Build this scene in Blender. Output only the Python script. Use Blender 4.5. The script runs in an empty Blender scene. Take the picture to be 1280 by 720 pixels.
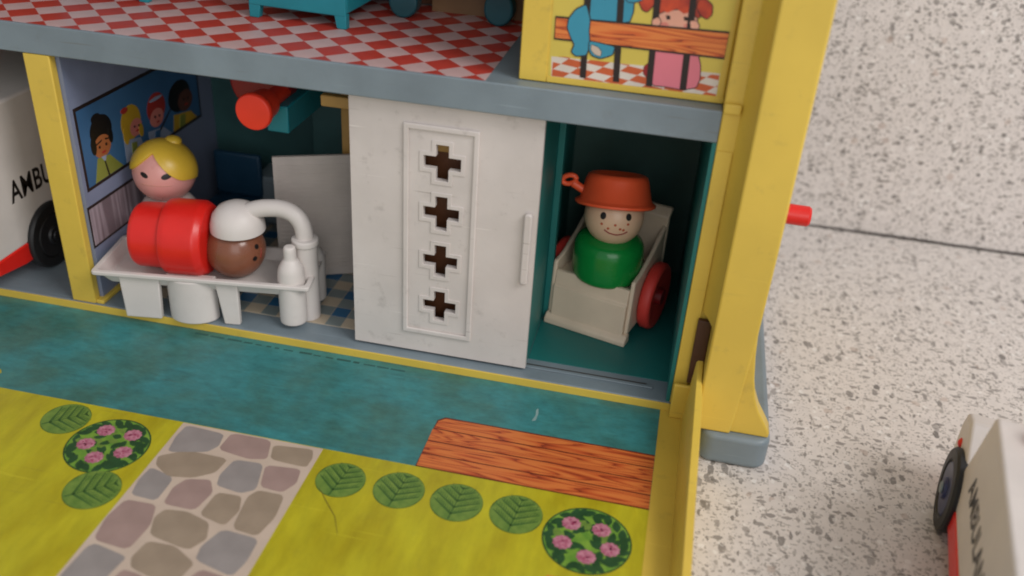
import bpy, bmesh, math, random
from mathutils import Vector, Matrix
random.seed(7)
S = 0.01            # all coordinates below are in centimetres
PI = math.pi
sc = bpy.context.scene
col = sc.collection

# ---------------------------------------------------------------- camera
cam_d = bpy.data.cameras.new('camera')
cam = bpy.data.objects.new('camera', cam_d)
col.objects.link(cam)
cam.matrix_world = Matrix((
    (0.977363, -0.154553, 0.144480, -1.1280*S),
    (0.202400, 0.484177, -0.851239, -23.6387*S),
    (0.061608, 0.861212, 0.504498, 17.1886*S),
    (0, 0, 0, 1)))
cam_d.sensor_width = 36
cam_d.lens = 32.68
cam_d.clip_start = 0.005
cam_d.clip_end = 20
cam_d.dof.use_dof = True
cam_d.dof.focus_distance = 0.285
cam_d.dof.aperture_fstop = 9.0
sc.camera = cam

# ---------------------------------------------------------------- light of the room
w = bpy.data.worlds.new('World'); sc.world = w; w.use_nodes = True
bg = w.node_tree.nodes['Background']
bg.inputs[0].default_value = (0.97, 0.97, 1.0, 1); bg.inputs[1].default_value = 0.45
def area(name, loc, tgt, size, power, colr):
    d = bpy.data.lights.new(name, 'AREA'); d.shape = 'SQUARE'; d.size = size
    d.energy = power; d.color = colr
    o = bpy.data.objects.new(name, d); col.objects.link(o)
    o.location = Vector(loc)*S
    o.rotation_euler = (Vector(tgt)-Vector(loc)).to_track_quat('-Z', 'Y').to_euler()
    return o
area('ceiling_lamp', (88, -50, 102), (-4, 0, 0), 0.55, 9.2, (1.0, 0.965, 0.945))
area('window_light', (55, -145, 68), (-8, 0, 4), 1.0, 6.2, (0.98, 0.965, 0.96))
sc.view_settings.view_transform = 'Standard'
sc.view_settings.look = 'None'
sc.view_settings.exposure = 0.15
sc.view_settings.gamma = 1.0
sc.render.engine = 'CYCLES'
sc.cycles.max_bounces = 8
sc.cycles.filter_width = 1.9

# ---------------------------------------------------------------- materials
def lin(c):
    r = []
    for v in c:
        v = v/255.0
        r.append(v/12.92 if v <= 0.04045 else ((v+0.055)/1.055)**2.4)
    return (r[0], r[1], r[2], 1)
MATS = {}
def mat(name, rgb, rough=0.4, var=0.10, scale=90, bump=0.04, bscale=500, rgb2=None, spec=0.5, stretch=None, sss=0, lo=.35, hi=.7, dirt=0.0, fine=None, scr=0.0):
    """plastic or print: base colour broken by soft noise, fine relief, optional grime specks"""
    if name in MATS: return MATS[name]
    m = bpy.data.materials.new(name); m.use_nodes = True
    nt = m.node_tree; N = nt.nodes; Lk = nt.links
    b = N['Principled BSDF']
    b.inputs['Specular IOR Level'].default_value = spec
    tc = N.new('ShaderNodeTexCoord'); mp = N.new('ShaderNodeMapping'); Lk.new(tc.outputs['Object'], mp.inputs[0])
    if stretch: mp.inputs['Scale'].default_value = stretch
    n1 = N.new('ShaderNodeTexNoise'); n1.inputs['Scale'].default_value = scale; n1.inputs['Detail'].default_value = 5
    Lk.new(mp.outputs[0], n1.inputs['Vector'])
    cr = N.new('ShaderNodeValToRGB'); Lk.new(n1.outputs['Fac'], cr.inputs[0])
    a = lin(rgb)
    d = lin(rgb2) if rgb2 else tuple(v*(1-var*2.2) for v in a[:3])+(1,)
    cr.color_ramp.elements[0].position = lo; cr.color_ramp.elements[0].color = d
    cr.color_ramp.elements[1].position = hi; cr.color_ramp.elements[1].color = a
    out = cr.outputs[0]
    if fine:
        fs_, fa_, fst_ = fine
        fm_ = N.new('ShaderNodeMapping'); fm_.inputs['Scale'].default_value = fst_; Lk.new(tc.outputs['Object'], fm_.inputs[0])
        n4 = N.new('ShaderNodeTexNoise'); n4.inputs['Scale'].default_value = fs_; n4.inputs['Detail'].default_value = 6; n4.inputs['Roughness'].default_value = .7
        Lk.new(fm_.outputs[0], n4.inputs['Vector'])
        r4 = N.new('ShaderNodeMapRange'); Lk.new(n4.outputs['Fac'], r4.inputs[0]); r4.inputs[1].default_value = .3; r4.inputs[2].default_value = .7
        r4.inputs[3].default_value = 1-fa_; r4.inputs[4].default_value = 1+fa_
        hs = N.new('ShaderNodeHueSaturation'); Lk.new(r4.outputs[0], hs.inputs['Value']); Lk.new(out, hs.inputs['Color']); out = hs.outputs[0]
    if dirt > 0:
        n3 = N.new('ShaderNodeTexNoise'); n3.inputs['Scale'].default_value = 160; n3.inputs['Detail'].default_value = 8; n3.inputs['Roughness'].default_value = .7
        Lk.new(tc.outputs['Object'], n3.inputs['Vector'])
        r3 = N.new('ShaderNodeValToRGB'); Lk.new(n3.outputs['Fac'], r3.inputs[0])
        r3.color_ramp.elements[0].position = .58; r3.color_ramp.elements[0].color = (0,0,0,1)
        r3.color_ramp.elements[1].position = .78; r3.color_ramp.elements[1].color = (dirt,dirt,dirt,1)
        mx = N.new('ShaderNodeMix'); mx.data_type = 'RGBA'
        Lk.new(r3.outputs[0], mx.inputs['Factor']); Lk.new(out, mx.inputs[6]); mx.inputs[7].default_value = lin((88,78,66))
        out = mx.outputs[2]
    for kk in range(2 if scr else 0):
        m5 = N.new('ShaderNodeMapping'); Lk.new(tc.outputs['Object'], m5.inputs[0])
        m5.inputs['Rotation'].default_value = ((.35,.9,.7),(-.6,-.5,2.3))[kk]; m5.inputs['Scale'].default_value = (.03,1,1)
        n5 = N.new('ShaderNodeTexNoise'); n5.inputs['Scale'].default_value = 900+500*kk; n5.inputs['Detail'].default_value = 2; Lk.new(m5.outputs[0], n5.inputs['Vector'])
        r5 = N.new('ShaderNodeMapRange'); Lk.new(n5.outputs['Fac'], r5.inputs[0]); r5.inputs[1].default_value = .70; r5.inputs[2].default_value = .76
        r5.inputs[3].default_value = 0; r5.inputs[4].default_value = scr
        x5 = N.new('ShaderNodeMix'); x5.data_type = 'RGBA'; Lk.new(r5.outputs[0], x5.inputs['Factor']); Lk.new(out, x5.inputs[6])
        x5.inputs[7].default_value = lin((96,82,60)) if kk else tuple(min(1,v*1.5+.03) for v in a[:3])+(1,)
        out = x5.outputs[2]
    Lk.new(out, b.inputs['Base Color'])
    n2 = N.new('ShaderNodeTexNoise'); n2.inputs['Scale'].default_value = bscale; n2.inputs['Detail'].default_value = 3
    Lk.new(tc.outputs['Object'], n2.inputs['Vector'])
    rr = N.new('ShaderNodeMapRange'); Lk.new(n1.outputs['Fac'], rr.inputs[0])
    rr.inputs[1].default_value = .3; rr.inputs[2].default_value = .7
    rr.inputs[3].default_value = rough-.07; rr.inputs[4].default_value = rough+.09
    Lk.new(rr.outputs[0], b.inputs['Roughness'])
    bp = N.new('ShaderNodeBump'); bp.inputs['Strength'].default_value = bump*4; bp.inputs['Distance'].default_value = 0.0003
    Lk.new(n2.outputs['Fac'], bp.inputs['Height']); Lk.new(bp.outputs[0], b.inputs['Normal'])
    if sss:
        b.inputs['Subsurface Weight'].default_value = sss; b.inputs['Subsurface Radius'].default_value = (1,.7,.5)
        b.inputs['Subsurface Scale'].default_value = 0.002
    MATS[name] = m
    return m

def stone_counter(name, base):
    m = bpy.data.materials.new(name); m.use_nodes = True
    nt = m.node_tree; N = nt.nodes; Lk = nt.links; b = N['Principled BSDF']
    b.inputs['Roughness'].default_value = .33
    tc = N.new('ShaderNodeTexCoord')
    wn = N.new('ShaderNodeTexNoise'); wn.inputs['Scale'].default_value = 420; wn.inputs['Detail'].default_value = 3
    Lk.new(tc.outputs['Object'], wn.inputs['Vector'])
    va = N.new('ShaderNodeVectorMath'); va.operation = 'MULTIPLY_ADD'
    Lk.new(wn.outputs['Color'], va.inputs[0]); va.inputs[1].default_value = (.0018,.0018,.0018); Lk.new(tc.outputs['Object'], va.inputs[2])
    bn = N.new('ShaderNodeTexNoise'); bn.inputs['Scale'].default_value = 260; bn.inputs['Detail'].default_value = 6; bn.inputs['Roughness'].default_value = .65
    Lk.new(tc.outputs['Object'], bn.inputs['Vector'])
    cr = N.new('ShaderNodeValToRGB'); Lk.new(bn.outputs['Fac'], cr.inputs[0])
    cr.color_ramp.elements[0].position = .33; cr.color_ramp.elements[0].color = lin(tuple(c*.95 for c in base))
    cr.color_ramp.elements[1].position = .62; cr.color_ramp.elements[1].color = lin(base)
    cur = cr.outputs[0]
    # scattered mineral chips: only some cells of a fine cell pattern are dark; each scale adds its own chips
    for sca, thr, c_dark, c_light, strength, squeeze in ((500, .935, (88,84,80), (160,154,150), .85, (1,.5,1)),
                                      (700, .89, (98,93,89), (164,158,153), .8, (.5,1,1)),
                                      (950, .86, (106,101,96), (170,164,158), .8, (1,.5,1)),
                                      (1400, .83, (116,110,105), (176,170,164), .75, (.6,1,1)),
                                      (2100, .84, (128,122,116), (182,176,170), .7, (1,.6,1)),
                                      (330, .988, (156,134,122), (186,168,156), .5, (1,1,1)),
                                      (560, .96, (242,240,238), (230,226,222), .6, (1,1,1))):
        sm = N.new('ShaderNodeMapping'); sm.inputs['Scale'].default_value = squeeze; sm.inputs['Rotation'].default_value = (0,0,sca*.01)
        Lk.new(va.outputs[0], sm.inputs[0])
        vo = N.new('ShaderNodeTexVoronoi'); vo.inputs['Scale'].default_value = sca; Lk.new(sm.outputs[0], vo.inputs['Vector'])
        sp = N.new('ShaderNodeSeparateColor'); Lk.new(vo.outputs['Color'], sp.inputs[0])
        gt = N.new('ShaderNodeMath'); gt.operation = 'GREATER_THAN'; Lk.new(sp.outputs[0], gt.inputs[0]); gt.inputs[1].default_value = thr
        # chip outline narrower than its cell
        ds = N.new('ShaderNodeMapRange'); Lk.new(vo.outputs['Distance'], ds.inputs[0])
        ds.inputs[1].default_value = .46; ds.inputs[2].default_value = .58; ds.inputs[3].default_value = strength; ds.inputs[4].default_value = 0
        mu = N.new('ShaderNodeMath'); mu.operation = 'MULTIPLY'; Lk.new(gt.outputs[0], mu.inputs[0]); Lk.new(ds.outputs[0], mu.inputs[1])
        cc = N.new('ShaderNodeMix'); cc.data_type = 'RGBA'; Lk.new(sp.outputs[1], cc.inputs['Factor'])
        cc.inputs[6].default_value = lin(c_dark); cc.inputs[7].default_value = lin(c_light)
        mx = N.new('ShaderNodeMix'); mx.data_type = 'RGBA'; Lk.new(mu.outputs[0], mx.inputs['Factor'])
        Lk.new(cur, mx.inputs[6]); Lk.new(cc.outputs[2], mx.inputs[7]); cur = mx.outputs[2]
    Lk.new(cur, b.inputs['Base Color'])
    bp = N.new('ShaderNodeBump'); bp.inputs['Strength'].default_value = .12; bp.inputs['Distance'].default_value = .0003
    Lk.new(bn.outputs['Fac'], bp.inputs['Height']); Lk.new(bp.outputs[0], b.inputs['Normal'])
    return m

def wood_print(name, c_light, c_dark, c_line, sc_=1.0, axis='X'):
    m = bpy.data.materials.new(name); m.use_nodes = True
    nt = m.node_tree; N = nt.nodes; Lk = nt.links; b = N['Principled BSDF']; b.inputs['Roughness'].default_value = .42
    tc = N.new('ShaderNodeTexCoord'); mp = N.new('ShaderNodeMapping'); Lk.new(tc.outputs['Object'], mp.inputs[0])
    mp.inputs['Scale'].default_value = (.07,1,1)
    oi = N.new('ShaderNodeObjectInfo'); ad = N.new('ShaderNodeVectorMath'); ad.operation = 'ADD'
    ml = N.new('ShaderNodeMath'); ml.operation = 'MULTIPLY'; Lk.new(oi.outputs['Random'], ml.inputs[0]); ml.inputs[1].default_value = .7
    Lk.new(mp.outputs[0], ad.inputs[0]); Lk.new(ml.outputs[0], ad.inputs[1])
    n = N.new('ShaderNodeTexNoise'); n.inputs['Scale'].default_value = 260*sc_; n.inputs['Detail'].default_value = 1.5; n.inputs['Distortion'].default_value = .25
    Lk.new(ad.outputs[0], n.inputs['Vector'])
    mul = N.new('ShaderNodeMath'); mul.operation = 'MULTIPLY'; Lk.new(n.outputs['Fac'], mul.inputs[0]); mul.inputs[1].default_value = 13
    fr = N.new('ShaderNodeMath'); fr.operation = 'FRACT'; Lk.new(mul.outputs[0], fr.inputs[0])
    cr = N.new('ShaderNodeValToRGB'); Lk.new(fr.outputs[0], cr.inputs[0])
    cr.color_ramp.elements[0].position = 0; cr.color_ramp.elements[0].color = lin(c_line)
    cr.color_ramp.elements[1].position = 1; cr.color_ramp.elements[1].color = lin(c_dark)
    e = cr.color_ramp.elements.new(.22); e.color = lin(c_dark)
    e = cr.color_ramp.elements.new(.5); e.color = lin(c_light)
    e = cr.color_ramp.elements.new(.8); e.color = lin(c_light)
    Lk.new(cr.outputs[0], b.inputs['Base Color'])
    return m

M_WHITE = mat('cream_white_plastic', (216,209,204), .42, .05, 60, .03, dirt=.12)
M_CREAM = mat('cream_plastic', (228,208,184), .42, .05, 60, .03, dirt=.1)
M_DOOR = mat('scuffed_white_plastic', (214,206,201), .45, .06, 45, .06, 300, dirt=.36, scr=.35)
M_YEL = mat('yellow_plastic', (222,190,78), .40, .06, 35, .03, dirt=.26, scr=.16)
M_GREY = mat('blue_grey_plastic', (128,142,150), .42, .10, 45, .05, dirt=.2, scr=.35)
M_DGREY = mat('dark_grey_gap', (64,58,54), .6)
M_TEAL_PL = mat('teal_plastic', (28,136,150), .4, .06)
M_CLOSET = mat('teal_wall_print', (28,116,112), .5, .08, 50)
M_BACK = mat('dark_teal_wall_print', (56,98,98), .55, .12, 60)
M_TEAL = mat('teal_lawn_print', (56,128,130), .42, 0, 58, .05, 700, rgb2=(60,110,102), lo=.36, hi=.6, fine=(420,.24,(.45,1,1)), dirt=.1, scr=.3)
M_LAWN = mat('yellow_green_print', (188,180,32), .42, 0, 110, .05, 500, rgb2=(168,154,24), stretch=(1.0,.35,1), lo=.3, hi=.7, fine=(260,.14,(1,.25,1)), dirt=.12, scr=.3)
M_MORTAR = mat('pale_mortar_print', (204,184,166), .45, .05)
M_SG = mat('grey_stone_print', (154,146,142), .45, .07, 120)
M_SP = mat('pink_stone_print', (166,140,132), .45, .07, 120)
M_SB = mat('brown_stone_print', (160,142,122), .45, .07, 120)
M_BUSH = mat('bush_green_print', (120,146,62), .45, .15, 400, rgb2=(92,124,50))
M_BUSHD = mat('bush_vein_print', (60,98,42), .45)
M_LEAFL = mat('light_leaf_print', (128,164,56), .45, .1, 250, rgb2=(84,132,48))
M_LEAFD = mat('dark_leaf_print', (40,82,44), .45, .15, 250)
M_PINK = mat('pink_blossom_print', (194,130,146), .45, 0, 700, rgb2=(164,92,114), lo=.4, hi=.6)
M_PLANK = wood_print('orange_plank_print', (210,118,58), (188,84,40), (122,46,26))
M_RAIL = wood_print('orange_rail_print', (222,128,62), (204,94,42), (128,52,28))
M_LINE = mat('dark_outline_print', (40,28,24), .5)
M_RED = mat('red_plastic', (222,36,28), .34, .05, sss=.08)
M_ORRED = mat('orange_red_plastic', (250,98,56), .4, .05, sss=.08)
M_LAMP = mat('bright_red_lamp_plastic', (252,64,40), .4, .04, sss=.05)
M_WHEEL = mat('worn_red_wheel_plastic', (222,66,58), .45, .06)
M_DRED = mat('dark_red_plastic', (150,30,34), .45)
M_GREEN = mat('green_plastic', (20,136,58), .22, .05)
M_SKIN = mat('pale_pink_head', (224,160,152), .3, .05, sss=.1)
M_SKIN2 = mat('cream_head', (226,190,158), .36, .05, sss=.1)
M_BROWN = mat('brown_head', (132,82,60), .28, .06)
M_HAIR = mat('yellow_hair_plastic', (224,186,62), .34, .06)
M_NURSE = mat('white_dress_plastic', (220,204,198), .4)
M_INK = mat('black_ink', (24,20,20), .45)
M_MOUTH = mat('red_ink', (150,52,40), .45)
M_LIP = mat('worn_pale_paint', (206,150,132), .4)
M_FRECK = mat('freckle_ink', (190,84,50), .45)
M_TYRE = mat('black_rubber', (30,31,33), .55)
M_NAVY = mat('navy_plastic', (38,48,92), .4)
M_LILAC = mat('lilac_wall_print', (128,138,164), .5, .05)
M_SKYB = mat('blue_window_print', (62,108,152), .5, .1, 40)
M_TILER = mat('red_tile_print', (192,64,52), .4, .06, 80)
M_TILEW = mat('pinkish_white_tile_print', (208,174,172), .4, .05, 80)
M_TB1 = mat('blue_tile_print', (44,108,152), .45, .08); M_TB2 = mat('grey_blue_tile_print', (140,152,152), .45, .08); M_TB3 = mat('beige_tile_print', (206,190,166), .45, .06)
M_TAN = mat('tan_wall_print', (196,154,86), .5, .12, 60)
M_BRN = mat('brown_wall_print', (104,62,34), .5, .15, 60)
M_STRAP = mat('brown_vinyl', (78,48,34), .5)
M_SCREEN = mat('grey_white_plastic', (206,196,188), .5, .06, bump=.1, bscale=900)
M_DBLUE = mat('dark_blue_plastic', (22,62,88), .5)
M_PYEL = mat('yellow_panel_print', (214,192,84), .45, .04)
M_PWHITE = mat('white_print', (226,214,200), .45)
M_PORANGE = mat('orange_tile_print', (206,96,50), .45)
M_PBLUE = mat('sky_blue_print', (56,146,172), .45, .04)
M_PPINK = mat('pink_print', (226,124,138), .45, .05)
M_PSKIN = mat('skin_print', (232,170,146), .45)
M_PHAIR = mat('red_hair_print', (206,76,40), .45, 0, 300, rgb2=(160,50,34))
M_CHEEK = mat('cheek_print', (226,134,120), .45)
M_OLIVE = mat('olive_print', (140,146,64), .5); M_PBROWN = mat('brown_face_print', (184,112,66), .5); M_PDARK = mat('dark_brown_face_print', (96,58,46), .5)
M_PGOLD = mat('golden_hair_print', (206,164,44), .5); M_PRED = mat('red_hood_print', (178,54,46), .5); M_PALE = mat('pale_blue_print', (160,172,196), .5)
M_CURT = mat('striped_curtain_print', (176,164,172), .5, 0, 220, rgb2=(112,98,104), stretch=(1,1,.06), lo=.42, hi=.58)

# ---------------------------------------------------------------- mesh helpers
class MB:
    def __init__(s): s.v = []; s.f = []; s.m = []; s.k = 0
    def mi(s, k): s.k = k; return s
    def add(s, vs, fs):
        o = len(s.v); s.v += [tuple(p) for p in vs]
        for f in fs: s.f.append([i+o for i in f]); s.m.append(s.k)
        return s
    def box(s, x0, x1, y0, y1, z0, z1):
        return s.add([(x0,y0,z0),(x1,y0,z0),(x1,y1,z0),(x0,y1,z0),(x0,y0,z1),(x1,y0,z1),(x1,y1,z1),(x0,y1,z1)],
                     [(3,2,1,0),(4,5,6,7),(0,1,5,4),(1,2,6,5),(2,3,7,6),(3,0,4,7)])
    def prism(s, poly, a, b, plane='xy'):
        """extrude a 2D outline from a to b along the third axis"""
        area2 = sum(poly[i][0]*poly[(i+1)%len(poly)][1]-poly[(i+1)%len(poly)][0]*poly[i][1] for i in range(len(poly)))
        if area2 < 0: poly = poly[::-1]
        P = {'xy': lambda u, v, t: (u,v,t), 'xz': lambda u, v, t: (u,t,v), 'yz': lambda u, v, t: (t,u,v)}[plane]
        n = len(poly)
        vs = [P(u,v,a) for u,v in poly]+[P(u,v,b) for u,v in poly]
        fs = [tuple(range(n))[::-1], tuple(range(n,2*n))]+[(i,(i+1)%n,(i+1)%n+n,i+n) for i in range(n)]
        flip = (plane == 'xz') ^ (b < a)
        if flip: fs = [tuple(f)[::-1] for f in fs]
        return s.add(vs, fs)
    def lathe(s, prof, c=(0,0,0), axis='z', n=40, rot=None):
        """prof: (radius, height) list from bottom to top"""
        vs = []; fs = []
        X = {'z': lambda x,y,h: (x,y,h), 'x': lambda x,y,h: (h,x,y), 'y': lambda x,y,h: (y,h,x)}[axis]
        rings = []
        for r, h in prof:
            if r < 1e-6:
                rings.append([len(vs)]); vs.append(Vector(X(0,0,h)))
            else:
                rings.append(list(range(len(vs), len(vs)+n)))
                for i in range(n): vs.append(Vector(X(r*math.cos(2*PI*i/n), r*math.sin(2*PI*i/n), h)))
        for a, b in zip(rings, rings[1:]):
            for i in range(n):
                j = (i+1) % n
                if len(a) == 1 and len(b) == 1: continue
                if len(a) == 1: fs.append((a[0], b[j], b[i]))
                elif len(b) == 1: fs.append((a[i], a[j], b[0]))
                else: fs.append((a[i], a[j], b[j], b[i]))
        if len(rings[0]) > 1: fs.append(tuple(rings[0][::-1]))
        if len(rings[-1]) > 1: fs.append(tuple(rings[-1]))
        if rot is not None: vs = [rot @ p for p in vs]
        return s.add([(p[0]+c[0], p[1]+c[1], p[2]+c[2]) for p in vs], fs)
    def sphere(s, r, c=(0,0,0), n=40, sq=(1,1,1), rot=None):
        k = n//2
        prof = [(r*math.sin(PI*i/k), -r*math.cos(PI*i/k)) for i in range(k+1)]
        prof[0] = (0,-r); prof[-1] = (0,r)
        o = len(s.v); s.lathe(prof, (0,0,0), 'z', n)
        for i in range(o, len(s.v)):
            p = Vector((s.v[i][0]*sq[0], s.v[i][1]*sq[1], s.v[i][2]*sq[2]))
            if rot is not None: p = rot @ p
            s.v[i] = (p[0]+c[0], p[1]+c[1], p[2]+c[2])
        return s
    def tube(s, path, r, n=16, caps=True):
        P = [Vector(p) for p in path]; m = len(P)
        R_ = r if isinstance(r, (list,tuple)) else [r]*m
        vs = []; fs = []; up = None
        for i in range(m):
            t = (P[min(i+1,m-1)]-P[max(i-1,0)]).normalized()
            if up is None: up = Vector((0,0,1)) if abs(t.z) < .9 else Vector((1,0,0))
            a = t.cross(up).normalized(); b = a.cross(t).normalized(); up = b
            for k in range(n):
                q = P[i]+a*R_[i]*math.cos(2*PI*k/n)+b*R_[i]*math.sin(2*PI*k/n); vs.append(q)
        for i in range(m-1):
            for k in range(n):
                j = (k+1) % n
                fs.append((i*n+k, (i+1)*n+k, (i+1)*n+j, i*n+j)[::-1])
        if caps: fs.append(tuple(range(n))); fs.append(tuple(range((m-1)*n, m*n))[::-1])
        return s.add(vs, fs)
    def build(s, name, mats, parent=None, bevel=0, seg=3, smooth=35, off=(0,0,0), fix=True):
        me = bpy.data.meshes.new(name)
        me.from_pydata([((p[0]-off[0])*S, (p[1]-off[1])*S, (p[2]-off[2])*S) for p in s.v], [], s.f)
        if not isinstance(mats, (list,tuple)): mats = [mats]
        for m in mats: me.materials.append(m)
        if len(mats) > 1: me.polygons.foreach_set('material_index', s.m)
        if fix:
            bm = bmesh.new(); bm.from_mesh(me); bmesh.ops.recalc_face_normals(bm, faces=bm.faces); bm.to_mesh(me); bm.free()
        if smooth:
            me.polygons.foreach_set('use_smooth', [True]*len(me.polygons))
            me.set_sharp_from_angle(angle=math.radians(smooth))
        me.update()
        o = bpy.data.objects.new(name, me); col.objects.link(o)
        if parent is not None: o.parent = parent
        if bevel:
            md = o.modifiers.new('edge', 'BEVEL'); md.width = bevel*S; md.segments = seg; md.limit_method = 'ANGLE'; md.angle_limit = math.radians(32)
            md.harden_normals = False
        return o
def tag(o, label=None, cat=None, group=None, kind=None):
    if label: o['label'] = label
    if cat: o['category'] = cat
    if group: o['group'] = group
    if kind: o['kind'] = kind
    return o
def empty(name, loc, rz=0):
    o = bpy.data.objects.new(name, None); col.objects.link(o); o.empty_display_size = .01
    o.location = Vector(loc)*S; o.rotation_euler = (0,0,rz)
    return o
def smoothpoly(p, it=2):
    for _ in range(it):
        q = []
        for i in range(len(p)):
            a = p[i]; b = p[(i+1) % len(p)]
            q.append((a[0]*.88+b[0]*.12, a[1]*.88+b[1]*.12)); q.append((a[0]*.12+b[0]*.88, a[1]*.12+b[1]*.88))
        p = q
    return p
def ell(cx, cy, a, b, n=20): return [(cx+a*math.cos(2*PI*i/n), cy+b*math.sin(2*PI*i/n)) for i in range(n)]
def clip(poly, x0, x1, y0, y1):
    for ax, v, sg in ((0,x0,1),(0,x1,-1),(1,y0,1),(1,y1,-1)):
        out = []
        for i in range(len(poly)):
            a = poly[i]; b = poly[(i+1) % len(poly)]
            ia = (a[ax]-v)*sg >= 0; ib = (b[ax]-v)*sg >= 0
            if ia: out.append(a)
            if ia != ib:
                t = (v-a[ax])/(b[ax]-a[ax]); out.append((a[0]+t*(b[0]-a[0]), a[1]+t*(b[1]-a[1])))
        poly = out
        if len(poly) < 3: return []
    return poly
def outline(poly, wd):
    """the outline grown by wd (for dark print contours)"""
    n = len(poly); cx = sum(p[0] for p in poly)/n; cy = sum(p[1] for p in poly)/n
    ar = sum(poly[i][0]*poly[(i+1)%n][1]-poly[(i+1)%n][0]*poly[i][1] for i in range(n))
    sg = 1 if ar > 0 else -1
    out = []
    for i in range(n):
        a = Vector(poly[i-1]); b = Vector(poly[i]); c = Vector(poly[(i+1) % n])
        d = (c-a)
        if d.length < 1e-9: out.append(tuple(b)); continue
        d.normalize(); out.append((b.x+sg*d.y*wd, b.y-sg*d.x*wd))
    return out
STONES= [('g', [(-13.5,-4.72),(-12.34,-4.79),(-12.27,-5.27),(-12.44,-5.56),(-13.45,-5.85),(-13.53,-5.21)]),('p', [(-12.13,-4.69),(-10.96,-4.68),(-10.76,-5.41),(-11.22,-5.52),(-12.17,-5.38)]),('b', [(-10.79,-4.85),(-9.68,-4.74),(-9.59,-5.05),(-9.58,-5.42),(-10.63,-5.37)]),('b', [(-13.58,-6.12),(-12.97,-5.71),(-11.76,-5.73),(-11.85,-6.28),(-12.31,-6.61),(-12.96,-6.73),(-13.46,-6.41)]),('g', [(-11.54,-5.71),(-10.76,-5.65),(-10.53,-6.61),(-10.83,-6.82),(-11.54,-6.71),(-11.63,-6.35)]),('p', [(-10.64,-5.68),(-9.69,-5.59),(-9.61,-6.1),(-9.82,-6.51),(-10.42,-6.46)]),('g', [(-13.54,-6.59),(-12.79,-6.8),(-12.79,-7.66),(-13.48,-7.61),(-13.57,-7.08)]),('p', [(-12.41,-6.76),(-11.81,-6.62),(-11.56,-7.02),(-11.68,-7.71),(-12.52,-7.7),(-12.57,-7.12)]),('b', [(-11.39,-7.0),(-10.76,-6.98),(-10.6,-7.47),(-10.71,-8.01),(-11.45,-7.82)]),('b', [(-10.41,-6.66),(-9.72,-6.65),(-9.63,-7.43),(-9.78,-8.13),(-10.44,-8.05),(-10.56,-6.92)]),('p', [(-13.5,-7.86),(-12.7,-7.84),(-12.48,-8.5),(-12.56,-9.35),(-13.49,-9.26),(-13.61,-8.53)]),('b', [(-12.37,-7.93),(-11.81,-7.86),(-11.12,-8.07),(-10.93,-8.57),(-11.16,-8.98),(-12.28,-8.77),(-12.47,-8.21)]),('g', [(-10.66,-8.19),(-9.69,-8.26),(-9.67,-8.97),(-9.78,-9.48),(-10.82,-9.22),(-10.88,-8.82)]),('g', [(-13.49,-9.39),(-12.46,-9.61),(-12.53,-9.94),(-12.64,-10.65),(-13.58,-10.66)]),('b', [(-12.21,-9.02),(-11.53,-9.0),(-10.83,-9.38),(-10.92,-9.8),(-11.08,-10.09),(-12.15,-9.83),(-12.3,-9.57)]),('p', [(-12.3,-9.97),(-11.91,-10.02),(-11.15,-10.25),(-11.27,-10.84),(-12.4,-10.77)]),('p', [(-10.56,-9.51),(-9.89,-9.58),(-9.81,-10.28),(-10.83,-10.26)])]
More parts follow.
